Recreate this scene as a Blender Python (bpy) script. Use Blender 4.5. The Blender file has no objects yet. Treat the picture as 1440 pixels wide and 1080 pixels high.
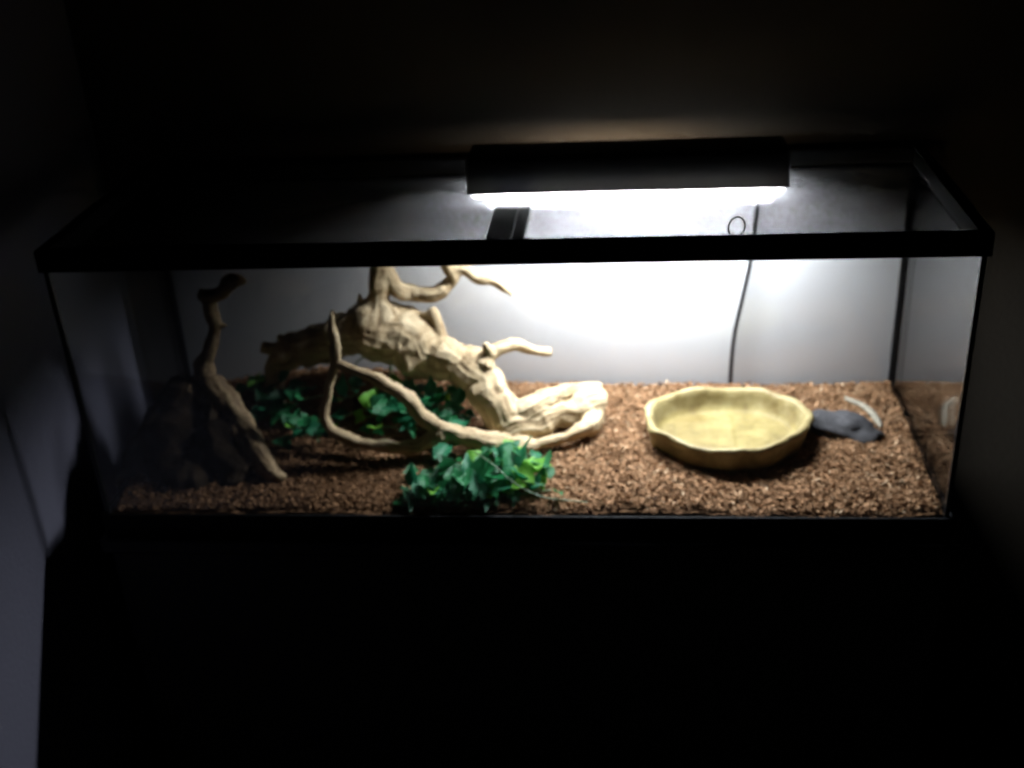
import bpy, bmesh, math, random
import numpy as np
from mathutils import Vector, Matrix, noise
from mathutils.kdtree import KDTree

random.seed(7)
rng = np.random.default_rng(7)
scene = bpy.context.scene
COL = scene.collection

# ------------------------------------------------------------------ camera
CAM = Vector((0.1717, -1.3727, 0.9653))
YAW, PITCH, ROLL, FPX = 0.11545, 0.47766, -0.05987, 1620.4
_f = Vector((-math.sin(YAW) * math.cos(PITCH), math.cos(YAW) * math.cos(PITCH), -math.sin(PITCH)))
_r0 = Vector((math.cos(YAW), math.sin(YAW), 0))
_u0 = _r0.cross(_f)
RIGHT = math.cos(ROLL) * _r0 + math.sin(ROLL) * _u0
UP = -math.sin(ROLL) * _r0 + math.cos(ROLL) * _u0
FWD = _f
cam_data = bpy.data.cameras.new('camera')
cam_data.sensor_width = 36.0
cam_data.lens = FPX / 1440 * 36.0
cam_data.clip_start = 0.02
cam_data.clip_end = 100
cam = bpy.data.objects.new('camera', cam_data)
COL.objects.link(cam)
m3 = Matrix((RIGHT, UP, -FWD)).transposed()
cam.matrix_world = Matrix.Translation(CAM) @ m3.to_4x4()
scene.camera = cam
# the phone missed its focus a little: everything is slightly soft
cam_data.dof.use_dof = True
cam_data.dof.focus_distance = 1.2
cam_data.dof.aperture_fstop = 3.6

# ------------------------------------------------------------------ world: a dark room at night
world = bpy.data.worlds.new('World')
scene.world = world
world.use_nodes = True
bg = world.node_tree.nodes['Background']
bg.inputs[0].default_value = (0.5, 0.6, 1.0, 1)
bg.inputs[1].default_value = 0.0006

TUBE_STRENGTH = 1500.0
TUBE_COLOR = (0.93, 0.945, 1.0, 1)

vs = scene.view_settings
vs.view_transform = 'Standard'
vs.look = 'None'
vs.exposure = 0.0
vs.gamma = 1.0
vs.use_curve_mapping = False
scene.render.engine = 'CYCLES'
cy = scene.cycles
cy.use_denoising = True
cy.max_bounces = 10
cy.diffuse_bounces = 3
cy.glossy_bounces = 5
cy.transparent_max_bounces = 24
cy.sample_clamp_indirect = 6.0
cy.caustics_reflective = False
cy.caustics_refractive = False
cy.filter_width = 2.0


# ------------------------------------------------------------------ helpers
def ray(x, y):
    return FWD + RIGHT * ((x - 720) / FPX) + UP * ((540 - y) / FPX)

def at_y(x, y, Y):
    d = ray(x, y)
    return CAM + d * ((Y - CAM.y) / d.y)

def at_z(x, y, Z):
    d = ray(x, y)
    return CAM + d * ((Z - CAM.z) / d.z)

def link(name, mesh, mat=None, parent=None, smooth=False):
    o = bpy.data.objects.new(name, mesh)
    COL.objects.link(o)
    if mat is not None and not mesh.materials:
        mesh.materials.append(mat)
    if smooth:
        mesh.polygons.foreach_set('use_smooth', [True] * len(mesh.polygons))
    if parent is not None:
        o.parent = parent
    return o

def from_bm(name, bm, mat, parent=None, smooth=False):
    bmesh.ops.recalc_face_normals(bm, faces=bm.faces)
    me = bpy.data.meshes.new(name)
    bm.to_mesh(me)
    bm.free()
    return link(name, me, mat, parent, smooth)

def tag(o, label=None, cat=None, group=None, kind=None):
    if label: o['label'] = label
    if cat: o['category'] = cat
    if group: o['group'] = group
    if kind: o['kind'] = kind
    return o

def thing(name, label, cat, loc=(0, 0, 0), group=None):
    o = bpy.data.objects.new(name, None)
    o.empty_display_size = 0.05
    COL.objects.link(o)
    o.location = loc
    return tag(o, label, cat, group)

def keep(o, parent):
    """parent a mesh built in world coordinates without moving it"""
    o.parent = parent
    o.matrix_parent_inverse = Matrix.Translation(-Vector(parent.location))
    return o

def add_box(bm, x0, x1, y0, y1, z0, z1, bevel=0.0, seg=2):
    r = bmesh.ops.create_cube(bm, size=1)
    vsx = r['verts']
    for v in vsx:
        v.co = Vector((x0 + (v.co.x + .5) * (x1 - x0), y0 + (v.co.y + .5) * (y1 - y0), z0 + (v.co.z + .5) * (z1 - z0)))
    if bevel:
        es = list({e for v in vsx for e in v.link_edges})
        bmesh.ops.bevel(bm, geom=es, offset=bevel, segments=seg, affect='EDGES', profile=.5)

def box(name, b, mat, parent=None, bevel=0.0, seg=2, smooth=False):
    bm = bmesh.new()
    add_box(bm, *b, bevel=bevel, seg=seg)
    o = from_bm(name, bm, mat, None, smooth)
    if parent is not None:
        keep(o, parent)
    return o

def catmull(pts, n=8):
    """pts: list of (Vector, radius) -> dense list"""
    out = []
    P = [pts[0]] + list(pts) + [pts[-1]]
    for i in range(1, len(P) - 2):
        p0, p1, p2, p3 = P[i - 1], P[i], P[i + 1], P[i + 2]
        for k in range(n):
            t = k / n
            def cr(a, b, c, d):
                return 0.5 * ((2 * b) + (c - a) * t + (2 * a - 5 * b + 4 * c - d) * t * t + (3 * b - a - 3 * c + d) * t ** 3)
            out.append((cr(p0[0], p1[0], p2[0], p3[0]), max(.0008, cr(p0[1], p1[1], p2[1], p3[1]))))
    out.append(pts[-1])
    return out

def frames(pts):
    n = len(pts)
    T = []
    for i in range(n):
        a = pts[max(0, i - 1)]
        b = pts[min(n - 1, i + 1)]
        d = b - a
        T.append(d.normalized() if d.length > 1e-9 else Vector((0, 0, 1)))
    ref = Vector((0, 0, 1)) if abs(T[0].z) < .9 else Vector((1, 0, 0))
    N = [(ref - T[0] * ref.dot(T[0])).normalized()]
    for i in range(1, n):
        v = N[-1] - T[i] * N[-1].dot(T[i])
        N.append(v.normalized() if v.length > 1e-6 else N[-1])
    return T, N

def add_tube(bm, pr, seg=10, wob=0.0, seed=0.0):
    pts = [p for p, _ in pr]
    T, N = frames(pts)
    rings = []
    for i, (p, r) in enumerate(pr):
        B = T[i].cross(N[i])
        ring = []
        for k in range(seg):
            a = 2 * math.pi * k / seg
            q = N[i] * math.cos(a) + B * math.sin(a)
            rr = r
            if wob:
                rr *= 1 + wob * noise.noise(Vector((q.x * 1.3 + seed, q.y * 1.3 + p.x * 18, q.z * 1.3 + p.z * 18 + seed * 3)))
            ring.append(bm.verts.new(p + q * rr))
        rings.append(ring)
    for a, b in zip(rings, rings[1:]):
        for k in range(seg):
            bm.faces.new((a[k], a[(k + 1) % seg], b[(k + 1) % seg], b[k]))
    bm.faces.new(list(reversed(rings[0])))
    bm.faces.new(rings[-1])

def tube(name, pts, r, mat, parent=None, seg=8, n=8):
    bm = bmesh.new()
    pr = [(Vector(p), r if not isinstance(r, (list, tuple)) else r[i]) for i, p in enumerate(pts)]
    add_tube(bm, catmull(pr, n), seg)
    o = from_bm(name, bm, mat, None, True)
    if parent is not None:
        keep(o, parent)
    return o


# ------------------------------------------------------------------ materials
def new_mat(name):
    m = bpy.data.materials.new(name)
    m.use_nodes = True
    nt = m.node_tree
    return m, nt, nt.nodes['Principled BSDF'], nt.nodes['Material Output']

def N(nt, t, **kw):
    n = nt.nodes.new(t)
    for k, v in kw.items():
        setattr(n, k, v)
    return n

def ramp(nt, stops):
    n = nt.nodes.new('ShaderNodeValToRGB')
    e = n.color_ramp.elements
    while len(e) < len(stops):
        e.new(.5)
    for i, (p, c) in enumerate(stops):
        e[i].position = p
        e[i].color = (*c, 1)
    return n

def noise_node(nt, scale, detail=4, rough=.55, coord='Object', vec=None):
    tc = nt.nodes.new('ShaderNodeTexCoord')
    n = nt.nodes.new('ShaderNodeTexNoise')
    n.inputs['Scale'].default_value = scale
    n.inputs['Detail'].default_value = detail
    n.inputs['Roughness'].default_value = rough
    nt.links.new(tc.outputs[coord], n.inputs['Vector'])
    return n

def bump(nt, bsdf, src, strength, dist):
    b = nt.nodes.new('ShaderNodeBump')
    b.inputs['Strength'].default_value = strength
    b.inputs['Distance'].default_value = dist
    nt.links.new(src, b.inputs['Height'])
    nt.links.new(b.outputs[0], bsdf.inputs['Normal'])
    return b

def simple(name, col, rough=.5, var=.12, scale=20, bmp=0.0, bscale=60, spec=.5, metallic=0.0):
    m, nt, b, o = new_mat(name)
    n = noise_node(nt, scale)
    r = ramp(nt, [(.3, tuple(c * (1 - var) for c in col)), (.7, tuple(min(1, c * (1 + var)) for c in col))])
    nt.links.new(n.outputs['Fac'], r.inputs[0])
    nt.links.new(r.outputs[0], b.inputs['Base Color'])
    b.inputs['Roughness'].default_value = rough
    b.inputs['Specular IOR Level'].default_value = spec
    b.inputs['Metallic'].default_value = metallic
    if bmp:
        n2 = noise_node(nt, bscale, 6, .6)
        bump(nt, b, n2.outputs['Fac'], bmp, .003)
    return m

M_WALL = simple('tan_painted_wall', (.105, .090, .070), .8, .03, 3, .35, 130, .2)
M_SHEET = simple('white_backing_sheet', (.80, .81, .82), .7, .02, 5, .25, 160, .3)
M_LEFTWALL = simple('painted_side_wall', (.19, .19, .25), .75, .02, 3, .3, 110, .25)
M_FLOOR = simple('room_floor', (.05, .045, .04), .7, .3, 6, .2, 80)
M_BLACK = simple('black_plastic_trim', (.0065, .007, .008), .6, .2, 30, .12, 150, .12)
M_BRACE = simple('black_brace_plastic', (.006, .006, .007), .75, .2, 30, .1, 150, .12)
M_RIDGE = simple('dark_grey_brace_plastic', (.012, .012, .013), .7, .2, 30, .1, 150, .15)
M_HOOD = simple('black_hood_plastic', (.008, .009, .011), .45, .2, 18, .12, 220, .4)
M_REFLECTOR = simple('aluminium_reflector', (.80, .81, .82), .22, .03, 10, 0, metallic=1.0)
M_SOCKET = simple('white_socket_plastic', (.7, .7, .68), .4, .04, 20)
M_STAND = simple('black_stand_board', (.006, .006, .0065), .5, .35, 9, .15, 60, .3)
M_SEAL = simple('black_silicone', (.008, .009, .010), .35, .15, 60, .1, 120)
M_CORD = simple('black_cord_rubber', (.012, .012, .013), .5, .2, 60)
M_STONE = simple('dark_grey_stone', (.046, .046, .049), .85, .5, 30, .8, 70, .35)
M_STICK = simple('pale_bleached_stick', (.27, .25, .19), .8, .25, 45, .4, 120)
M_STEM = simple('pale_green_plastic_stem', (.16, .24, .13), .35, .2, 40)
M_CLEARSTEM = simple('pale_plastic_strand', (.16, .24, .15), .3, .15, 40)

def glass_mat():
    m, nt, b, out = new_mat('thin_clear_glass')
    nt.nodes.remove(b)
    lw = N(nt, 'ShaderNodeLayerWeight')
    lw.inputs['Blend'].default_value = .5
    p = N(nt, 'ShaderNodeMath', operation='POWER')
    p.inputs[1].default_value = 5.0
    nt.links.new(lw.outputs['Facing'], p.inputs[0])
    ma = N(nt, 'ShaderNodeMath', operation='MULTIPLY_ADD')
    ma.inputs[1].default_value = .957
    ma.inputs[2].default_value = .043
    nt.links.new(p.outputs[0], ma.inputs[0])
    tr = N(nt, 'ShaderNodeBsdfTransparent')
    tr.inputs[0].default_value = (.968, .972, .974, 1)
    gl = N(nt, 'ShaderNodeBsdfGlossy')
    gl.inputs['Color'].default_value = (1, 1, 1, 1)
    # a faint film of smudges on the glass
    n = noise_node(nt, 9, 5, .6)
    rr = N(nt, 'ShaderNodeMapRange')
    rr.inputs[1].default_value = .35
    rr.inputs[2].default_value = .75
    rr.inputs[3].default_value = .02
    rr.inputs[4].default_value = .10
    nt.links.new(n.outputs['Fac'], rr.inputs[0])
    nt.links.new(rr.outputs[0], gl.inputs['Roughness'])
    mx = N(nt, 'ShaderNodeMixShader')
    nt.links.new(ma.outputs[0], mx.inputs[0])
    nt.links.new(tr.outputs[0], mx.inputs[1])
    nt.links.new(gl.outputs[0], mx.inputs[2])
    nt.links.new(mx.outputs[0], out.inputs[0])
    return m
M_GLASS = glass_mat()
M_WATER = M_GLASS.copy()
M_WATER.name = 'clear_water'
for nd in M_WATER.node_tree.nodes:
    if nd.type == 'BSDF_TRANSPARENT': nd.inputs[0].default_value = (.96, .95, .86, 1)

WIRE = .262
def mesh_mat():
    """woven wire far too fine to resolve: part open, part dark wire"""
    m, nt, b, out = new_mat('fine_wire_mesh')
    nt.nodes.remove(b)
    tr = N(nt, 'ShaderNodeBsdfTransparent')
    df = N(nt, 'ShaderNodeBsdfDiffuse')
    df.inputs[0].default_value = (.034, .035, .036, 1)
    gl = N(nt, 'ShaderNodeBsdfGlossy')
    gl.inputs[0].default_value = (.045, .046, .048, 1)
    gl.inputs['Roughness'].default_value = .42
    w = N(nt, 'ShaderNodeMixShader')
    w.inputs[0].default_value = .5
    nt.links.new(df.outputs[0], w.inputs[1])
    nt.links.new(gl.outputs[0], w.inputs[2])
    # open area of woven wire: (1 - d) * (1 - d / cos(angle)), so slanting rays meet more wire
    geo = N(nt, 'ShaderNodeNewGeometry')
    dot = N(nt, 'ShaderNodeVectorMath', operation='DOT_PRODUCT')
    nt.links.new(geo.outputs['Normal'], dot.inputs[0])
    nt.links.new(geo.outputs['Incoming'], dot.inputs[1])
    ab = N(nt, 'ShaderNodeMath', operation='ABSOLUTE')
    nt.links.new(dot.outputs['Value'], ab.inputs[0])
    n = noise_node(nt, 14, 3)
    dv = N(nt, 'ShaderNodeMapRange')
    dv.inputs[3].default_value = WIRE - .02
    dv.inputs[4].default_value = WIRE + .02
    nt.links.new(n.outputs['Fac'], dv.inputs[0])
    q = N(nt, 'ShaderNodeMath', operation='DIVIDE')
    nt.links.new(dv.outputs[0], q.inputs[0])
    nt.links.new(ab.outputs[0], q.inputs[1])
    op = N(nt, 'ShaderNodeMath', operation='SUBTRACT', use_clamp=True)
    op.inputs[0].default_value = 1.0
    nt.links.new(q.outputs[0], op.inputs[1])
    mr = N(nt, 'ShaderNodeMath', operation='MULTIPLY_ADD')
    mr.inputs[1].default_value = -(1 - WIRE)
    mr.inputs[2].default_value = 1.0
    nt.links.new(op.outputs[0], mr.inputs[0])
    mx = N(nt, 'ShaderNodeMixShader')
    nt.links.new(mr.outputs[0], mx.inputs[0])
    nt.links.new(tr.outputs[0], mx.inputs[1])
    nt.links.new(w.outputs[0], mx.inputs[2])
    nt.links.new(mx.outputs[0], out.inputs[0])
    return m
M_MESH = mesh_mat()

def lens_mat():
    m, nt, b, out = new_mat('clear_plastic_lens')
    nt.nodes.remove(b)
    tr = N(nt, 'ShaderNodeBsdfTransparent')
    tr.inputs[0].default_value = (.96, .97, .97, 1)
    tl = N(nt, 'ShaderNodeBsdfTranslucent')
    tl.inputs[0].default_value = (.9, .92, .9, 1)
    gl = N(nt, 'ShaderNodeBsdfGlossy')
    gl.inputs['Roughness'].default_value = .1
    n = noise_node(nt, 40, 2)
    mr = N(nt, 'ShaderNodeMapRange')
    mr.inputs[3].default_value = .05
    mr.inputs[4].default_value = .09
    nt.links.new(n.outputs['Fac'], mr.inputs[0])
    a = N(nt, 'ShaderNodeMixShader')
    nt.links.new(mr.outputs[0], a.inputs[0])
    nt.links.new(tr.outputs[0], a.inputs[1])
    nt.links.new(tl.outputs[0], a.inputs[2])
    c = N(nt, 'ShaderNodeMixShader')
    c.inputs[0].default_value = .06
    nt.links.new(a.outputs[0], c.inputs[1])
    nt.links.new(gl.outputs[0], c.inputs[2])
    nt.links.new(c.outputs[0], out.inputs[0])
    return m
M_LENS = lens_mat()

def glow_tint_mat():
    m, nt, b, out = new_mat('warm_glow_tint')
    nt.nodes.remove(b)
    tr = N(nt, 'ShaderNodeBsdfTransparent')
    tr.inputs[0].default_value = (.25, .218, .178, 1)  # warm tint for the added glow on the wall
    df = N(nt, 'ShaderNodeBsdfDiffuse')
    df.inputs[0].default_value = (.03, .03, .03, 1)
    mx = N(nt, 'ShaderNodeMixShader')
    mx.inputs[0].default_value = .3
    nt.links.new(tr.outputs[0], mx.inputs[1])
    nt.links.new(df.outputs[0], mx.inputs[2])
    nt.links.new(mx.outputs[0], out.inputs[0])
    return m
M_GLOWTINT = glow_tint_mat()

def tube_mat():
    m, nt, b, out = new_mat('lit_fluorescent_tube')
    nt.nodes.remove(b)
    e = N(nt, 'ShaderNodeEmission')
    e.inputs[0].default_value = TUBE_COLOR
    e.inputs[1].default_value = TUBE_STRENGTH
    nt.links.new(e.outputs[0], out.inputs[0])
    return m
M_TUBE = tube_mat()

def wood_mat(name, light, mid, dark):
    m, nt, b, o = new_mat(name)
    at = N(nt, 'ShaderNodeAttribute', attribute_name='grain')
    r = ramp(nt, [(.30, dark), (.47, mid), (.68, light)])
    n = noise_node(nt, 16, 6, .62)
    mx = N(nt, 'ShaderNodeMath', operation='MULTIPLY_ADD')
    mx.inputs[1].default_value = .55
    nt.links.new(at.outputs['Fac'], mx.inputs[0])
    sc = N(nt, 'ShaderNodeMath', operation='MULTIPLY')
    sc.inputs[1].default_value = .5
    nt.links.new(n.outputs['Fac'], sc.inputs[0])
    nt.links.new(sc.outputs[0], mx.inputs[2])
    nt.links.new(mx.outputs[0], r.inputs[0])
    nt.links.new(r.outputs[0], b.inputs['Base Color'])
    b.inputs['Roughness'].default_value = .72
    b.inputs['Specular IOR Level'].default_value = .25
    n2 = noise_node(nt, 170, 6, .65)
    bump(nt, b, n2.outputs['Fac'], .6, .0025)
    return m
M_WOOD = wood_mat('bleached_driftwood', (.54, .435, .275), (.40, .30, .17), (.17, .11, .058))
M_WOOD2 = wood_mat('brown_driftwood', (.30, .22, .12), (.16, .105, .055), (.05, .032, .018))

def bark_mat():
    m, nt, b, o = new_mat('coconut_husk_bedding')
    at = N(nt, 'ShaderNodeAttribute', attribute_name='tone')
    r = ramp(nt, [(0, (.06, .029, .012)), (.35, (.21, .112, .052)), (.65, (.355, .208, .110)), (.9, (.49, .330, .195)), (1, (.61, .47, .31))])
    nt.links.new(at.outputs['Fac'], r.inputs[0])
    n = noise_node(nt, 90, 5, .65)
    mx = N(nt, 'ShaderNodeMix', data_type='RGBA', blend_type='MULTIPLY')
    mx.inputs['Factor'].default_value = .4
    r2 = ramp(nt, [(.3, (.5, .46, .42)), (.65, (1.15, 1.12, 1.1))])
    nt.links.new(n.outputs['Fac'], r2.inputs[0])
    nt.links.new(r.outputs[0], mx.inputs['A'])
    nt.links.new(r2.outputs[0], mx.inputs['B'])
    nt.links.new(mx.outputs['Result'], b.inputs['Base Color'])
    b.inputs['Roughness'].default_value = .85
    b.inputs['Specular IOR Level'].default_value = .2
    n2 = noise_node(nt, 300, 4, .6)
    bump(nt, b, n2.outputs['Fac'], .5, .0015)
    return m
M_BARK = bark_mat()

def dish_mat():
    m, nt, b, o = new_mat('cream_resin_dish')
    n = noise_node(nt, 26, 6, .65)
    ns = noise_node(nt, 11, 7, .7)
    r = ramp(nt, [(.28, (.165, .128, .052)), (.5, (.31, .257, .115)), (.72, (.40, .352, .19))])
    nt.links.new(n.outputs['Fac'], r.inputs[0])
    rs = ramp(nt, [(.36, (.50, .42, .30)), (.56, (1, 1, 1))])
    nt.links.new(ns.outputs['Fac'], rs.inputs[0])
    mu = N(nt, 'ShaderNodeMix', data_type='RGBA', blend_type='MULTIPLY')
    mu.inputs['Factor'].default_value = .8
    nt.links.new(r.outputs[0], mu.inputs['A'])
    nt.links.new(rs.outputs[0], mu.inputs['B'])
    nt.links.new(mu.outputs['Result'], b.inputs['Base Color'])
    b.inputs['Roughness'].default_value = .5
    b.inputs['Specular IOR Level'].default_value = .35
    n2 = noise_node(nt, 75, 6, .65)
    bump(nt, b, n2.outputs['Fac'], .45, .003)
    return m
M_DISH = dish_mat()

def leaf_mat(name, col):
    m, nt, b, o = new_mat(name)
    n = noise_node(nt, 55, 4, .6)
    r = ramp(nt, [(.3, tuple(c * .6 for c in col)), (.7, tuple(c * 1.35 for c in col))])
    nt.links.new(n.outputs['Fac'], r.inputs[0])
    nt.links.new(r.outputs[0], b.inputs['Base Color'])
    b.inputs['Roughness'].default_value = .42
    b.inputs['Specular IOR Level'].default_value = .38
    tl = N(nt, 'ShaderNodeBsdfTranslucent')
    nt.links.new(r.outputs[0], tl.inputs[0])
    mx = N(nt, 'ShaderNodeMixShader')
    mx.inputs[0].default_value = .38
    nt.links.new(b.outputs[0], mx.inputs[1])
    nt.links.new(tl.outputs[0], mx.inputs[2])
    nt.links.new(mx.outputs[0], o.inputs[0])
    bump(nt, b, n.outputs['Fac'], .3, .002)
    return m
LEAF_MATS = [leaf_mat('deep_green_leaf', (.018, .165, .055)), leaf_mat('blue_green_leaf', (.016, .155, .068)),
             leaf_mat('dark_green_leaf', (.012, .09, .035)), leaf_mat('fresh_green_leaf', (.15, .40, .05))]

# ------------------------------------------------------------------ room: back wall, side wall, floor
W, D, H = 1.23, .392, .452
HX = W / 2
LID_Z = H - .024          # the lid lies on a ledge inside the top rim
WALL_Y = D + .028
LEFT_X = -.70
FLOOR_Z = -.74

def sheet(name, verts, mat):
    me = bpy.data.meshes.new(name)
    me.from_pydata(verts, [], [(0, 1, 2, 3)])
    o = link(name, me, mat)
    return tag(o, kind='structure')
sheet('back_wall', [(LEFT_X, WALL_Y, FLOOR_Z), (2.6, WALL_Y, FLOOR_Z), (2.6, WALL_Y, 1.9), (LEFT_X, WALL_Y, 1.9)], M_WALL)
sheet('side_wall', [(LEFT_X, -2.0, FLOOR_Z), (LEFT_X, WALL_Y, FLOOR_Z), (LEFT_X, WALL_Y, 1.9), (LEFT_X, -2.0, 1.9)], M_LEFTWALL)
sheet('room_floor', [(LEFT_X, -2.0, FLOOR_Z), (2.6, -2.0, FLOOR_Z), (2.6, WALL_Y, FLOOR_Z), (LEFT_X, WALL_Y, FLOOR_Z)], M_FLOOR)

# ------------------------------------------------------------------ stand
stand = thing('tank_stand', 'plain black cabinet stand carrying the glass tank', 'stand', (0, D / 2, FLOOR_Z))
box('top_board', (-HX - .006, HX + .006, -.016, D + .006, -.026, -.0005), M_STAND, stand, .004)
box('cabinet_body', (-HX + .004, HX - .004, -.006, D, FLOOR_Z, -.0265), M_STAND, stand, .003)

# ------------------------------------------------------------------ tank
tank = thing('glass_tank', 'long glass reptile tank with black plastic rims, lit from above', 'tank', (0, D / 2, 0))
RIM_B, RIM_T = .035, .030
TG = .006
ix = HX - .005
cx_ = ix - TG - .0008
box('front_pane', (-cx_, cx_, .004, .004 + TG, .006, H - .004), M_GLASS, tank)
box('back_pane', (-cx_, cx_, D - .004 - TG, D - .004, .006, H - .004), M_GLASS, tank)
box('side_pane', (-ix, -ix + TG, .0112, D - .0112, .006, H - .004), M_GLASS, tank)
box('side_pane', (ix - TG, ix, .0112, D - .0112, .006, H - .004), M_GLASS, tank)
box('bottom_pane', (-ix + .0065, ix - .0065, .0105, D - .0105, .006, .012), M_SEAL, tank)
for sx in (-1, 1):
    for y0, y1 in ((.0038, .0110), (D - .0110, D - .0038)):
        xa, xb = sorted((sx * (ix + .0004), sx * (ix - TG - .0006)))
        bm = bmesh.new()
        add_box(bm, xa, xb, y0, y1, .0125, H - .03, .0012)
        if y0 > .1:                                   # a thicker bead in the rear corners
            xc, xd = sorted((sx * (ix - TG - .0003), sx * (ix - TG - .0060)))
            add_box(bm, xc, xd, D - .0168, D - .0113, .0125, H - .0305, .0012)
        keep(from_bm('silicone_seam', bm, M_SEAL), tank)

def rim(name, z0, z1, lip, inner_z0, inner_z1):
    """frame that wraps the glass: outer skirt plus an inward lip"""
    bm = bmesh.new()
    t = .0035
    add_box(bm, -HX, HX, -.0005, t, z0, z1, .0012)
    add_box(bm, -HX, HX, D - t, D, z0, z1, .0012)
    add_box(bm, -HX, -HX + t, t, D - t, z0, z1)
    add_box(bm, HX - t, HX, t, D - t, z0, z1)
    a = t + .0003
    add_box(bm, -HX + a, HX - a, a, lip, inner_z0, inner_z1)
    add_box(bm, -HX + a, HX - a, D - lip, D - a, inner_z0, inner_z1)
    add_box(bm, -HX + a, -HX + lip, lip, D - lip, inner_z0, inner_z1)
    add_box(bm, HX - lip, HX - a, lip, D - lip, inner_z0, inner_z1)
    o = from_bm(name, bm, M_BLACK)
    keep(o, tank)
    return o
rim('bottom_rim', 0, RIM_B, .012, .0005, .0055)
top = rim('top_rim', H - RIM_T, H, .016, H - .0035, H - .0006)
# inner skirt of the top rim, below the lip
bm = bmesh.new()
add_box(bm, -HX + .0115, HX - .0115, .0105, .0145, H - RIM_T, H - .0042)
add_box(bm, -HX + .0115, HX - .0115, D - .0145, D - .0105, H - RIM_T, H - .0042)
add_box(bm, -HX + .0115, -HX + .0155, .0148, D - .0148, H - RIM_T, H - .0042)
add_box(bm, HX - .0155, HX - .0115, .0148, D - .0148, H - RIM_T, H - .0042)
o = from_bm('inner_skirt', bm, M_BLACK)
o.parent = top
o.matrix_parent_inverse = Matrix.Identity(4)
box('center_brace', (-.021, .013, .0158, D - .0158, LID_Z - .010, LID_Z - .0008), M_BRACE, tank, .0015)

# white sheet taped to the outside of the rear glass
tag(box('backing_sheet', (-HX + .004, HX - .004, D + .0010, D + .0022, .002, H - .002), M_SHEET), 'plain white backing sheet behind the rear glass of the tank', 'backing sheet')

# ------------------------------------------------------------------ screen lid
lid = thing('screen_lid', 'dark fine mesh screen lid lying in the top rim of the tank', 'lid', (0, D / 2, LID_Z))
for xa, xb in ((-HX + .0165, -.0215), (.0315, HX - .0165)):
    me = bpy.data.meshes.new('mesh_panel')
    me.from_pydata([(xa, .0165, LID_Z), (xb, .0165, LID_Z), (xb, D - .0165, LID_Z), (xa, D - .0165, LID_Z)], [], [(0, 1, 2, 3)])
    keep(link('mesh_panel', me, M_MESH), lid)
box('edge_strip', (.0150, .0310, .0165, D - .0165, LID_Z - .004, LID_Z + .0022), M_RIDGE, lid, .0012)
box('edge_strip', (-.0208, .0125, .0165, D - .0165, LID_Z - .0005, LID_Z + .0022), M_BRACE, lid, .0006)

# ------------------------------------------------------------------ lamp hood
LZ0, LZ1 = LID_Z + .0115, LID_Z + .065
LX0, LX1 = at_z(657, 270, LZ0).x, at_z(1113, 268, LZ0).x
LY0 = at_z(885, 269, LZ0).y
LY1 = LY0 + .086
lamp = thing('light_hood', 'black strip light hood with lit tube resting on the tank lid', 'lamp', ((LX0 + LX1) / 2, (LY0 + LY1) / 2, LID_Z + .002))
lamp_mesh = []
bm = bmesh.new()
bmesh.ops.create_cube(bm, size=1)
for v in bm.verts:
    tx = .0015 if v.co.z > 0 else 0
    v.co = Vector(((LX0 + tx) if v.co.x < 0 else (LX1 - tx), (LY0 + tx * 2) if v.co.y < 0 else (LY1 - tx * 2), LZ0 if v.co.z < 0 else LZ1))
bot = [f for f in bm.faces if f.normal.z < -.9]
bmesh.ops.delete(bm, geom=bot, context='FACES')
es = [e for e in bm.edges if not e.is_boundary]
bmesh.ops.bevel(bm, geom=es, offset=.007, segments=4, affect='EDGES', profile=.5)
me = bpy.data.meshes.new('hood_shell')
bm.to_mesh(me); bm.free()
hood = link('hood_shell', me, M_HOOD, None, True)
sol = hood.modifiers.new('thickness', 'SOLIDIFY'); sol.thickness = .003; sol.offset = -1
# added slot in the hood back, tinted strip throws a warm wall glow
TZ, TR = LZ0 + .0175, .0085
SLOT_Z = TZ + (.462 - TZ) * .043 / (.043 + WALL_Y - LY1)
SX0, SX1, SH = .05, .25, .0044
bm = bmesh.new()
add_box(bm, SX0, SX1, LY1 - .008, LY1 + .004, SLOT_Z - SH, SLOT_Z + SH)
cutter = from_bm('tmp_cut', bm, M_HOOD)
bo = hood.modifiers.new('slot', 'BOOLEAN'); bo.operation = 'DIFFERENCE'; bo.object = cutter; bo.solver = 'EXACT'
dg = bpy.context.evaluated_depsgraph_get()
hm = bpy.data.meshes.new_from_object(hood.evaluated_get(dg))
hood.modifiers.clear()
hood.data = hm
bpy.data.objects.remove(cutter)
keep(hood, lamp)
box('added_glow_strip', (SX0, SX1, LY1 - .0022, LY1 - .0014, SLOT_Z - SH, SLOT_Z + SH), M_GLOWTINT, lamp)
# reflector lining above the tube
bm = bmesh.new()
yc = (LY0 + LY1) / 2
prof = []
for k in range(13):
    a = math.pi * k / 12
    prof.append((yc - .039 * math.cos(a), LZ0 + .004 + .033 * math.sin(a)))
cols = [[bm.verts.new((x, y, z)) for y, z in prof] for x in (LX0 + .008, SX0 - .004, SX1 + .004, LX1 - .008)]
for q in range(3):
    for k in range(12):
        if q == 1 and k >= 10: continue               # open towards the added glow slot
        bm.faces.new((cols[q][k], cols[q][k + 1], cols[q + 1][k + 1], cols[q + 1][k]))
bm.faces.new(cols[0]); bm.faces.new(list(reversed(cols[3])))
keep(from_bm('reflector', bm, M_REFLECTOR, None, True), lamp)
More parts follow.
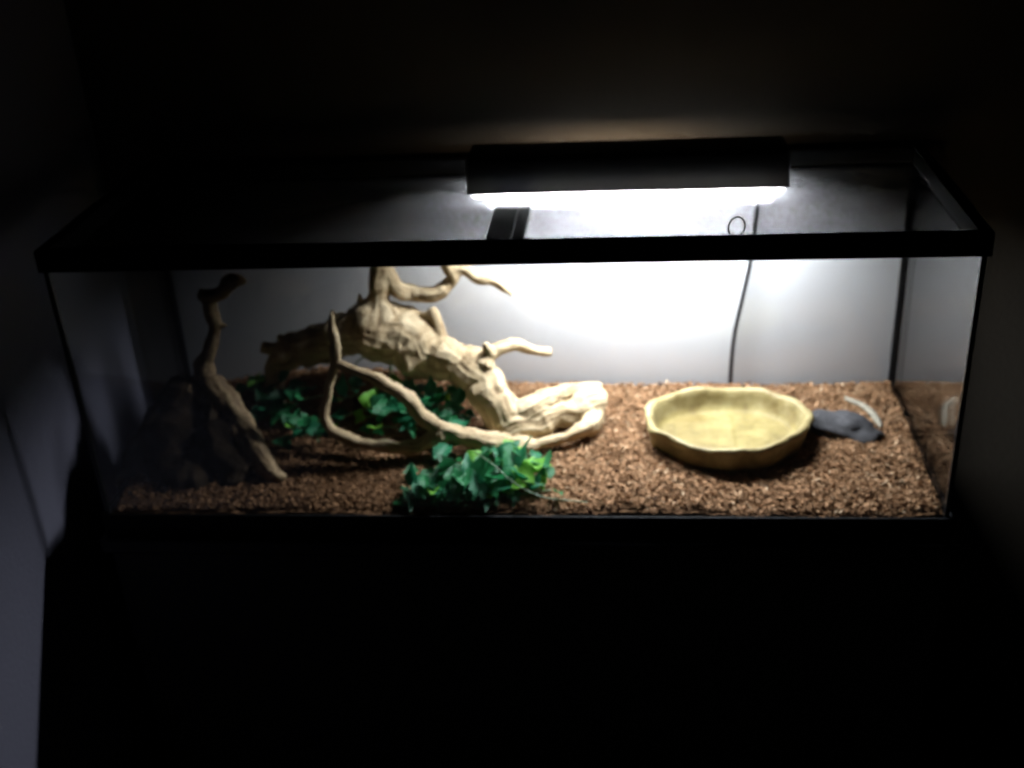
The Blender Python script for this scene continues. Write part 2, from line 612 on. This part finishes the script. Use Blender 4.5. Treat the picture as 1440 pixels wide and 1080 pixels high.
# tube with end sockets
def cyl(name, x0, x1, y, z, r, mat, parent, seg=20):
    bm = bmesh.new()
    add_tube(bm, [(Vector((x0, y, z)), r), (Vector((x1, y, z)), r)], seg)
    o = from_bm(name, bm, mat, None, True)
    return keep(o, parent)
cyl('fluorescent_tube', LX0 + .030, LX1 - .024, yc, TZ, TR, M_TUBE, lamp)
for a, b_ in ((LX0 + .010, LX0 + .0295), (LX1 - .0235, LX1 - .010)):
    cyl('tube_socket', a, b_, yc, TZ, TR + .002, M_SOCKET, lamp)
# clear plastic lens tray hanging under the hood
bm = bmesh.new()
bmesh.ops.create_cube(bm, size=1)
for v in bm.verts:
    s = .004 if v.co.z < 0 else 0
    v.co = Vector(((LX0 + .003 + s) if v.co.x < 0 else (LX1 - .003 - s), (LY0 + .003 + s) if v.co.y < 0 else (LY1 - .003 - s), (LID_Z + .0026) if v.co.z < 0 else LZ0 + .001))
tp = [f for f in bm.faces if f.normal.z > .9]
bmesh.ops.delete(bm, geom=tp, context='FACES')
es = [e for e in bm.edges if not e.is_boundary]
bmesh.ops.bevel(bm, geom=es, offset=.004, segments=3, affect='EDGES', profile=.5)
me = bpy.data.meshes.new('lens')
bm.to_mesh(me); bm.free()
lens = link('lens', me, M_LENS, None, True)
sol = lens.modifiers.new('thickness', 'SOLIDIFY'); sol.thickness = .0015; sol.offset = -1
keep(lens, lamp)

# ------------------------------------------------------------------ cord behind the tank, loop of wire on the rim
cy_ = D - .0145
cpts = [at_y(1068, 268, cy_), at_y(1064, 300, cy_), at_y(1060, 335, cy_), at_y(1055, 370, cy_), at_y(1044, 420, cy_), at_y(1034, 465, cy_), at_y(1029, 505, cy_), at_y(1027, 545, cy_), at_y(1026, 600, cy_)]
tag(tube('power_cord', cpts, .0036, M_CORD), 'black cord hanging down the white back of the tank', 'cord')
lp = [at_y(1050, 338, .010), at_y(1046, 333, .010)]
for k in range(0, 16):
    a = math.radians(-60 + k * 22.5)
    lp.append(at_y(1036 + 11.5 * math.cos(a) + 1.5 * math.sin(a), 319 - 14 * math.sin(a), .011 + .0006 * k))
lp += [at_y(1051, 339, .022)]
tag(tube('wire_loop', lp, .0014, M_CORD, None, 6, 4), 'small loop of thin dark wire standing on the front rim', 'wire')

# ------------------------------------------------------------------ bedding
def ground(x, y):
    h = .041 + .009 * noise.noise(Vector((x * 5.1, y * 5.1, 1.7))) + .004 * noise.noise(Vector((x * 17, y * 17, 4.2)))
    h += .010 * max(0, min(1, (y - .02) / .2))                       # rises a little from the front glass
    h += .030 * math.exp(-(((x + .33) / .22) ** 2 + ((y - .36) / .10) ** 2))
    h -= .004 * math.exp(-((y - .012) / .02) ** 2) * (1 + noise.noise(Vector((x * 30, 3.3, 1))))
    return h

bx0, bx1, by0, by1 = -ix + TG + .001, ix - TG - .001, .0106, D - .0106
def bedding():
    nx, ny = 260, 84
    V, F, tone = [], [], []
    for j in range(ny + 1):
        for i in range(nx + 1):
            x = bx0 + (bx1 - bx0) * i / nx
            y = by0 + (by1 - by0) * j / ny
            V.append((x, y, ground(x, y) - .004 + .003 * noise.noise(Vector((x * 90, y * 90, 9)))))
            tone.append(.22)
    for j in range(ny):
        for i in range(nx):
            a = j * (nx + 1) + i
            F.append((a, a + 1, a + nx + 2, a + nx + 1))
    n0 = len(V)
    # a skirt so the bed is solid against the glass
    for i in range(nx + 1):
        x = bx0 + (bx1 - bx0) * i / nx
        V.append((x, by0, .0126)); tone.append(.15)
    for i in range(nx):
        F.append((i, n0 + i, n0 + i + 1, i + 1))
    Np = 62000
    for k in range(Np):
        x = random.uniform(bx0 + .006, bx1 - .006)
        y = random.uniform(by0 + .004, by1 - .006)
        if ((x - .318) / .124) ** 2 + ((y - .19) / .1) ** 2 < .72: continue      # under the dish
        z = ground(x, y) + random.uniform(-.003, .005)
        kind = random.random()
        if kind < .55:     # chunks
            L = random.uniform(.0016, .0052); a, b, c = L, L * random.uniform(.45, .9), L * random.uniform(.25, .6)
        else:              # fibres and splinters
            L = random.uniform(.0038, .0090); a, b, c = L, L * random.uniform(.10, .28), L * random.uniform(.08, .2)
        if y < by0 + .012: 
            a *= .6; y = max(y, by0 + a * .9)
        yaw = random.uniform(0, 6.283); tilt = random.gauss(0, .42); rol = random.uniform(0, 6.28)
        cyw, syw, ct, st = math.cos(yaw), math.sin(yaw), math.cos(tilt), math.sin(tilt)
        ex = Vector((cyw * ct, syw * ct, st)); ey = Vector((-syw, cyw, 0)); ez = ex.cross(ey)
        e2 = ey * math.cos(rol * .15) + ez * math.sin(rol * .15); e3 = ex.cross(e2)
        p = Vector((x, y, z))
        # six-sided splinter: two caps of three points, all unevenly pulled
        base = len(V)
        for s in (-1, 1):
            for q in range(3):
                an = q * 2.094 + s * .4 + random.uniform(-.4, .4)
                sc = random.uniform(.55, 1.05)
                w = p + ex * (s * a * random.uniform(.65, 1.0)) + e2 * (b * sc * math.cos(an)) + e3 * (c * sc * math.sin(an))
                V.append((min(max(w.x, bx0), bx1), min(max(w.y, by0 + .0002), by1), max(w.z, .013)))
        b0 = base
        F += [(b0, b0 + 2, b0 + 1), (b0 + 3, b0 + 4, b0 + 5), (b0, b0 + 1, b0 + 4, b0 + 3), (b0 + 1, b0 + 2, b0 + 5, b0 + 4), (b0 + 2, b0, b0 + 3, b0 + 5)]
        left_shade = min(1, max(0, (-.10 - x) / .16 + 1.1 * noise.noise(Vector((x * 9, y * 9, 6.1)))))  # left-end floor shade painted into the chip tone, with a noisy edge
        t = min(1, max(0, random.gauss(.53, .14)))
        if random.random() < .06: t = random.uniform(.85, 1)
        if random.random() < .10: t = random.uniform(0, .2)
        t *= 1 - .48 * left_shade
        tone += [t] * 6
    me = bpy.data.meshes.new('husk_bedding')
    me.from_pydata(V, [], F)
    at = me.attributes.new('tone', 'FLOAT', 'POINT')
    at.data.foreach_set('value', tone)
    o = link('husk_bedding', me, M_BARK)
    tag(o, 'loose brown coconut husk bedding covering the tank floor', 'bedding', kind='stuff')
bedding()

# ------------------------------------------------------------------ driftwood
def driftwood(paths, name, label, mat, voxel=.0024, amp=1.0, seed=0.0):
    """paths: (part, [(px, py, Y, r) ...]); tubes fused into one skin, then cut into parts along the seams"""
    bm = bmesh.new()
    sk = []                     # skeleton samples: position, radius, path index, along, tangent, normal
    for pi, (part, pts) in enumerate(paths):
        pr = catmull([(at_y(x, y, Y), r) for x, y, Y, r in pts], 8)
        # knobbly radius along the path
        d = 0.0
        pr2 = []
        for i, (p, r) in enumerate(pr):
            if i: d += (p - pr[i - 1][0]).length
            k = 1 + .24 * noise.noise(Vector((d * 38 + pi * 7.7, seed, 2.2))) + .14 * noise.noise(Vector((d * 95, pi * 3.1, seed)))
            off = Vector((noise.noise(Vector((d * 30, pi, 1 + seed))), noise.noise(Vector((d * 30, pi, 5 + seed))), noise.noise(Vector((d * 30, pi, 9 + seed))))) * (r * .38)
            pr2.append((p + off, r * k))
        add_tube(bm, pr2, 14, .18, pi * 2.3 + seed)
        T, Nn = frames([p for p, _ in pr2])
        d = 0.0
        for i, (p, r) in enumerate(pr2):
            if i: d += (p - pr2[i - 1][0]).length
            sk.append((p, r, pi, d, T[i], Nn[i]))
    me = bpy.data.meshes.new('tmp'); bm.to_mesh(me); bm.free()
    tmp = bpy.data.objects.new('tmp', me); COL.objects.link(tmp)
    md = tmp.modifiers.new('r', 'REMESH'); md.mode = 'VOXEL'; md.voxel_size = voxel
    sm = tmp.modifiers.new('s', 'SMOOTH'); sm.factor = .5; sm.iterations = 3
    dg = bpy.context.evaluated_depsgraph_get()
    me2 = bpy.data.meshes.new_from_object(tmp.evaluated_get(dg))
    bpy.data.objects.remove(tmp); bpy.data.meshes.remove(me)
    kd = KDTree(len(sk))
    for i, s in enumerate(sk): kd.insert(s[0], i)
    kd.balance()
    nv = len(me2.vertices)
    normals = [v.normal.copy() for v in me2.vertices]
    co, grain, owner = [], [], []
    for vi, v in enumerate(me2.vertices):
        best, bd = None, 1e9
        for (p, i, dd) in kd.find_n(v.co, 10):
            s = sk[i]
            q = dd - s[1]
            if q < bd: bd, best = q, s
        p, r, pi, d, t, n = best
        rel = v.co - p
        rad = rel - t * rel.dot(t)
        b = t.cross(n)
        an = math.atan2(rad.dot(b), rad.dot(n))
        along = d + rel.dot(t)
        # grain runs along the branch: low frequency along, high around
        q = min(1.7, max(.6, r / .012))
        g1 = noise.noise(Vector((math.cos(an) * 3.2 * q, math.sin(an) * 3.2 * q, along * 9 + pi * 3 + seed)))
        g2 = noise.noise(Vector((math.cos(an) * 7.5 * q, math.sin(an) * 7.5 * q, along * 16 + pi * 5 + seed)))
        big = noise.noise(v.co * 42 + Vector((seed, 0, 0)))
        crease = max(0.0, 1 - abs(noise.noise(Vector((math.cos(an) * 2.1 * q + 5, math.sin(an) * 2.1 * q, along * 13 + pi * 9 + seed)))) * 7)
        med = noise.noise(v.co * 95 + Vector((0, seed, 3)))
        g = .55 + .36 * g1 + .3 * g2 - .22 * crease
        amt = amp * (min(r, .03) * (.10 * big + .03 * med) + min(r, .017) * (.07 * g1 + .035 * g2 - .06 * crease))
        co.append(v.co + normals[vi] * amt)
        grain.append(min(1, max(0, g + .15 * big)))
        owner.append(pi)
    me2.vertices.foreach_set('co', np.array([c for v in co for c in v], dtype=np.float32))
    me2.update()
    vn = [v.normal.copy() for v in me2.vertices]
    polys = [tuple(p.vertices) for p in me2.polygons]
    cx = sum((c for c in co), Vector()) / nv
    root = thing(name, label, 'driftwood', (cx.x, cx.y, ground(cx.x, cx.y)))
    groups = {}
    for f in polys:
        o_ = [owner[i] for i in f]
        groups.setdefault(max(set(o_), key=o_.count), []).append(f)
    for pi, fs in sorted(groups.items()):
        idx = sorted({i for f in fs for i in f})
        mp = {a: b for b, a in enumerate(idx)}
        m = bpy.data.meshes.new(paths[pi][0])
        m.from_pydata([co[i] for i in idx], [], [tuple(mp[i] for i in f) for f in fs])
        a_ = m.attributes.new('grain', 'FLOAT', 'POINT')
        a_.data.foreach_set('value', [grain[i] for i in idx])
        m.polygons.foreach_set('use_smooth', [True] * len(m.polygons))
        m.normals_split_custom_set_from_vertices([vn[i] for i in idx])
        o_ = link(paths[pi][0], m, M_STUMPSHADE if paths[pi][0] == 'stump' else mat)
        keep(o_, root)
    bpy.data.meshes.remove(me2)
    return root

MAIN = [
    ('trunk', [(728, 618, .185, .027), (708, 588, .20, .032), (692, 552, .218, .030), (670, 524, .238, .033), (638, 510, .255, .037), (598, 492, .27, .043), (562, 470, .28, .047), (528, 462, .285, .045), (495, 468, .287, .038), (465, 480, .29, .032), (430, 490, .292, .029), (402, 497, .294, .026), (388, 502, .295, .018)]),
    ('branch', [(533, 455, .285, .026), (531, 425, .285, .019), (532, 398, .285, .0155), (535, 375, .287, .015), (541, 356, .288, .012)]),
    ('branch', [(538, 362, .288, .011), (547, 388, .292, .013), (566, 410, .296, .0145), (598, 414, .298, .0125), (624, 407, .30, .012), (637, 391, .302, .011), (632, 376, .302, .012), (626, 360, .30, .011)]),
    ('branch', [(634, 384, .302, .011), (652, 381, .305, .010), (672, 390, .308, .0092), (690, 393, .31, .0088), (706, 403, .312, .007), (721, 415, .314, .003)]),
    ('branch', [(634, 494, .255, .013), (622, 476, .262, .0105), (614, 455, .27, .0092), (607, 432, .278, .0072)]),
    ('twig', [(612, 447, .272, .0065), (600, 442, .274, .0055), (591, 440, .276, .003)]),
    ('branch', [(680, 515, .228, .018), (692, 499, .238, .0145), (706, 488, .25, .0115), (722, 484, .262, .0105), (742, 491, .275, .009), (775, 495, .292, .0072)]),
    ('twig', [(690, 498, .235, .012), (684, 489, .232, .009), (682, 482, .23, .005)]),
    ('root', [(708, 600, .19, .024), (742, 577, .205, .022), (775, 560, .23, .017), (812, 549, .26, .013), (842, 546, .28, .011)]),
    ('root', [(712, 606, .185, .027), (752, 594, .20, .025), (790, 583, .225, .024), (822, 573, .245, .026), (846, 568, .255, .023)]),
    ('root', [(838, 584, .235, .018), (826, 602, .195, .014), (800, 612, .178, .0095), (770, 622, .165, .009), (742, 630, .158, .011)]),
    ('branch', [(748, 628, .16, .014), (702, 625, .152, .017), (657, 614, .15, .015), (622, 603, .15, .014), (599, 588, .15, .0125), (575, 563, .15, .0115), (548, 543, .152, .0100), (520, 529, .155, .0095), (492, 519, .16, .008), (474, 511, .165, .007)]),
    ('branch', [(466, 440, .17, .003), (468, 468, .17, .0075), (471, 500, .168, .0088), (467, 530, .165, .0078), (459, 565, .16, .0075), (456, 588, .155, .0078), (468, 606, .15, .0088), (495, 618, .145, .0092), (530, 627, .14, .0095), (565, 630, .14, .0105), (595, 625, .143, .012), (624, 608, .148, .0135)]),
    ('root', [(398, 500, .295, .021), (388, 525, .29, .018), (386, 555, .285, .015), (392, 590, .268, .014), (396, 612, .25, .012)]),
    ('twig', [(398, 492, .295, .015), (384, 490, .292, .014), (368, 489, .29, .009)]),
    ('twig', [(408, 486, .295, .011), (397, 477, .295, .008), (390, 471, .295, .004)]),
    ('twig', [(516, 452, .28, .015), (509, 434, .278, .009), (506, 412, .276, .002)]),
    ('twig', [(474, 470, .285, .014), (470, 452, .284, .010), (467, 436, .283, .003)]),
]
driftwood(MAIN, 'driftwood', 'big pale branching driftwood arching over the green vines in mid tank', M_WOOD)

STUMP = [
    ('stump', [(265, 550, .205, .036), (254, 590, .178, .050), (256, 635, .143, .057), (270, 680, .11, .054), (285, 703, .085, .045)]),
    ('stump', [(228, 610, .178, .038), (208, 655, .145, .044), (202, 695, .11, .042)]),
    ('stump', [(300, 600, .15, .034), (325, 645, .115, .036), (345, 690, .08, .030)]),
    ('stump', [(300, 705, .075, .034), (250, 712, .065, .036), (195, 712, .07, .036)]),  # lobe added to darken the floor strip along the front glass
    ('branch', [(282, 548, .20, .022), (288, 515, .20, .015), (300, 475, .20, .0105), (298, 440, .20, .0105), (292, 412, .20, .012)]),
    ('branch', [(280, 414, .20, .010), (298, 416, .198, .0115), (312, 410, .195, .0105), (322, 398, .192, .013), (334, 395, .19, .010), (346, 398, .188, .004)]),
    ('twig', [(302, 462, .20, .007), (312, 458, .198, .005), (320, 459, .197, .003)]),
    ('root', [(300, 535, .19, .018), (322, 570, .165, .020), (346, 610, .135, .020), (366, 642, .105, .019), (386, 664, .085, .015), (400, 674, .078, .008)]),
]
M_STUMPSHADE = wood_mat('shade_dark_stump', (.028, .020, .013), (.016, .012, .008), (.007, .005, .004))  # shade on the stump body painted in as a near-black wood colour
M_STUMPSHADE.node_tree.nodes['Principled BSDF'].inputs['Specular IOR Level'].default_value = .03
M_STUMPSHADE.node_tree.nodes['Principled BSDF'].inputs['Roughness'].default_value = .95
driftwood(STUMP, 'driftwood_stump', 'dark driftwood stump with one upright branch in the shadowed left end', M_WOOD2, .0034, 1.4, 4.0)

# ------------------------------------------------------------------ water dish
def dish():
    cx, cy0 = .318, .190
    seg, bm = 96, bmesh.new()
    zb = ground(cx, cy0) - .004
    zr = .092
    def rad(a, inner):
        c, s = math.cos(a), math.sin(a)
        r = 1 / math.pow(abs(c) ** 2.25 + abs(s) ** 2.25, 1 / 2.25)
        r *= 1 + .035 * math.sin(3 * a + .6) + .026 * math.sin(5 * a + 2.0) + .018 * noise.noise(Vector((c * 3.5, s * 3.5, 7.7))) + .010 * math.sin(11 * a + .5) * (1 if not inner else .6)
        d = abs(((a - math.pi + math.pi) % (2 * math.pi)) - math.pi)
        r *= 1 + .05 * math.exp(-(d / .35) ** 2) - .06 * math.exp(-((d - .75) / .3) ** 2)     # blunt spout on the left
        return r
    prof = [(.90, zb, 0), (.93, zb + .014, 0), (.955, zb + .028, 0), (.975, zr - .010, 0), (1.0, zr - .004, 0), (.995, zr, 0), (.965, zr + .0022, 0), (.922, zr + .0012, 1), (.898, zr - .004, 1), (.884, zr - .013, 1), (.865, zr - .024, 1), (.835, zr - .0315, 1), (.79, zr - .0345, 1), (.72, zr - .0355, 1), (.5, zr - .0362, 1), (.25, zr - .0365, 1)]
    rings = []
    for k, (s, z, inn) in enumerate(prof):
        ring = []
        for i in range(seg):
            a = 2 * math.pi * i / seg
            r = rad(a, inn) * s
            x, y = cx + .124 * r * math.cos(a), cy0 + .100 * r * math.sin(a)
            rough = .0052 if k < 5 else .0018
            nn = noise.noise(Vector((x * 55, y * 55, z * 60))) + .5 * noise.noise(Vector((x * 130, y * 130, z * 110)))
            zz = z + (.0048 * noise.noise(Vector((x * 24, y * 24, 5))) if 3 <= k <= 9 else 0)
            x += rough * nn * math.cos(a); y += rough * nn * math.sin(a)
            if 0 < k < 4: zz += rough * .4 * nn
            ring.append(bm.verts.new((x, y, zz)))
        rings.append(ring)
    for a, b in zip(rings, rings[1:]):
        for i in range(seg):
            bm.faces.new((a[i], a[(i + 1) % seg], b[(i + 1) % seg], b[i]))
    bm.faces.new(rings[-1]); bm.faces.new(list(reversed(rings[0])))
    o = from_bm('water_dish', bm, M_DISH, None, True)
    # a little clear water in the bottom
    bm = bmesh.new()
    for zz in (zr - .033, zr - .0255):
        ring = [bm.verts.new((cx + .124 * .845 * rad(2 * math.pi * i / 64, 1) * math.cos(2 * math.pi * i / 64), cy0 + .1 * .845 * rad(2 * math.pi * i / 64, 1) * math.sin(2 * math.pi * i / 64), zz)) for i in range(64)]
    bm.faces.new(ring)
    for v in [v for v in bm.verts if not v.link_faces]: bm.verts.remove(v)
    tag(from_bm('water', bm, M_WATER), 'shallow clear water standing in the cream dish', 'water')
    tag(o, 'shallow cream coloured rock-look water dish on the brown bedding', 'dish')
dish()

# ------------------------------------------------------------------ stone and pale curved stick right of the dish
bm = bmesh.new()
bmesh.ops.create_icosphere(bm, subdivisions=4, radius=1)
sc_ = Vector((.500, .216, .056))
for v in bm.verts:
    p = v.co.copy()
    k = 1 + .30 * noise.noise(p * 1.7 + Vector((8.3, 4.1, 2.6))) + .16 * noise.noise(p * 3.7) + .06 * noise.noise(p * 9)
    x, y, z = p.x * .060 * k, p.y * .034 * k, p.z * .025 * k
    z *= .9
    a = math.radians(-22)
    v.co = sc_ + Vector((x * math.cos(a) - y * math.sin(a), x * math.sin(a) + y * math.cos(a), z - x * .12))
tag(from_bm('stone', bm, M_STONE, None, True), 'low dark grey stone lying right beside the water dish', 'stone')
sp = [at_z(1189, 560, .056), at_z(1201, 565, .059), at_z(1214, 571, .060), at_z(1226, 581, .060), at_z(1234, 592, .058), at_z(1239, 601, .055)]
tag(tube('curved_stick', sp, [.003, .0042, .0048, .0054, .0054, .003], M_STICK), 'short pale curved stick behind the dark stone', 'stick')

# ------------------------------------------------------------------ artificial vines
def leaf_mesh(name, mat, length, width, curl, fold):
    V, F = [], []
    nl, nw = 8, 2
    for i in range(nl + 1):
        t = i / nl
        w = width * (math.sin(math.pi * min(1, t ** .66)) ** .95 if 0 < t < 1 else .015) * (1 + .13 * math.sin(i * 2.6 + width * 40)) * (1.0 if t < .55 else 1 - .55 * (t - .55))
        for j in range(-nw, nw + 1):
            s = j / nw
            wave = .035 * length * math.sin(t * 9 + s * 2) * abs(s)
            V.append((s * w, t * length, -curl * length * t * t + fold * w * abs(s) + wave))
    c = 2 * nw + 1
    for i in range(nl):
        for j in range(2 * nw):
            a = i * c + j
            F.append((a, a + 1, a + c + 1, a + c))
    me = bpy.data.meshes.new(name)
    me.from_pydata(V, [], F)
    me.polygons.foreach_set('use_smooth', [True] * len(me.polygons))
    me.materials.append(mat)
    return me
LEAVES = {}
for mi, mt in enumerate(LEAF_MATS):
    LEAVES[mi] = [leaf_mesh('leaf', mt, 1.0, w, c, f) for w, c, f in ((.36, .25, .40), (.27, .10, .30), (.22, .45, .55), (.40, .35, .20), (.30, -.15, .45), (.33, .55, .30))]

def vine(name, label, stems, weights, size, loc, spread=.012, step=.011, seed=1, tip_x=None):
    rnd = random.Random(seed)
    root = thing(name, label, 'vine', loc, 'artificial vines laid over the bedding')
    for pts in stems:
        P = [(p, .0016) for p in pts]
        dense = catmull(P, 10)
        bm = bmesh.new(); add_tube(bm, dense, 6)
        keep(from_bm('stem', bm, M_STEM, None, True), root)
        acc = 0
        for a, b in zip(dense, dense[1:]):
            acc += (b[0] - a[0]).length
            if acc < step: continue
            acc = 0
            t = (b[0] - a[0]).normalized()
            side = t.cross(Vector((0, 0, 1))).normalized()
            for sgn in (-1, 1):
                if rnd.random() < .12: continue
                mi = rnd.choices(range(4), weights)[0]
                if tip_x is not None and rnd.random() < .55 * max(0, 1 - abs(a[0].x - tip_x) / .05): mi = 3
                me = rnd.choice(LEAVES[mi])
                L = size * rnd.uniform(.45, 1.2)
                d = (side * sgn * rnd.uniform(.5, 1.0) + t * rnd.uniform(-.3, .8) + Vector((0, -.25, rnd.uniform(-.15, .75)))).normalized()
                up = Vector((rnd.gauss(0, .35), rnd.gauss(-.25, .35), 1))
                xx = d.cross(up).normalized(); zz = xx.cross(d)
                p = a[0] + Vector((rnd.gauss(0, spread), rnd.gauss(0, spread), abs(rnd.gauss(0, spread * .8))))
                tip = p + d * L
                # keep the leaf inside the glass and above the bedding
                ymin = .0125 + .35 * L * abs(xx.y)
                p.y += max(0, ymin - min(p.y, tip.y))
                p.y -= max(0, max(p.y, tip.y) - (D - .016))
                lo = ground(max(bx0, min(bx1, p.x)), p.y) + .003
                p.z = max(p.z, lo); 
                if (p + d * L).z < lo: p.z += lo - (p + d * L).z
                o = bpy.data.objects.new('leaf', me); COL.objects.link(o)
                o.parent = root
                mw = Matrix((xx, d, zz)).transposed().to_4x4()
                o.matrix_local = Matrix.Translation(p - Vector(loc)) @ mw @ Matrix.Scale(L, 4)
    return root

def zs(*pts):
    out = []
    for x, y, z in pts:
        p = at_z(x, y, z)
        p.y = max(.02, min(D - .03, p.y))
        out.append(p)
    return out

v1 = vine('leafy_vine', 'bright green leafy vine against the front glass, below the pale driftwood',
     [zs((566, 706, .046), (600, 694, .050), (645, 682, .054), (692, 670, .058), (735, 658, .064), (768, 668, .056)),
      zs((566, 714, .042), (620, 708, .045), (670, 701, .048), (722, 696, .048), (775, 689, .048)),
      zs((592, 662, .052), (618, 676, .056), (650, 700, .050), (692, 712, .045)),
      zs((630, 650, .054), (672, 660, .058), (706, 682, .055), (730, 700, .046)),
      zs((556, 716, .040), (600, 717, .040), (650, 717, .040), (705, 716, .040)),
      zs((700, 644, .060), (725, 640, .068), (745, 638, .073))],
     (5, 3, 2, 1.2), .046, (-.06, .04, .045), .012, .0098, 3, .03)
v2 = vine('trailing_vine', 'dark green leafy vine under the arch of the pale driftwood',
     [zs((475, 592, .078), (505, 577, .090), (545, 580, .096), (585, 566, .104), (622, 572, .104), (652, 590, .088)),
      zs((478, 562, .100), (520, 552, .108), (560, 556, .108), (598, 550, .112), (625, 560, .106)),
      zs((500, 606, .064), (540, 600, .072), (580, 604, .072), (612, 600, .074)),
      zs((560, 590, .080), (590, 580, .092), (620, 588, .092), (648, 602, .080))],
     (4, 3, 1, 1.6), .040, (-.22, .22, .05), .012, .0108, 5)
v3 = vine('trailing_vine', 'dim green vine between the driftwood stump and the big driftwood',
     [zs((345, 548, .090), (385, 552, .104), (425, 560, .104), (460, 555, .100)),
      zs((375, 575, .080), (410, 588, .086), (438, 600, .080), (448, 622, .066)),
      zs((398, 622, .066), (425, 608, .076), (445, 588, .082))],
     (3, 2, 2, .4), .040, (-.38, .22, .05), .012, .0120, 8)
# bare arched stems against the back glass, and the pale strand trailing in front
for pts in ([(497, 530), (503, 508), (528, 498), (548, 508), (552, 535)], [(548, 535), (550, 512), (572, 503), (592, 515), (597, 540)], [(585, 540), (588, 520), (600, 514), (606, 530), (606, 545)]):
    keep(tube('stem', [at_y(x, y, .352) for x, y in pts], .0016, M_STEM, None, 6), v2)
keep(tube('pale_strand', zs((668, 636, .10), (692, 652, .10), (712, 672, .09), (735, 694, .07), (765, 707, .055), (800, 713, .05), (826, 715, .047)), .0009, M_CLEARSTEM, None, 6), v1)
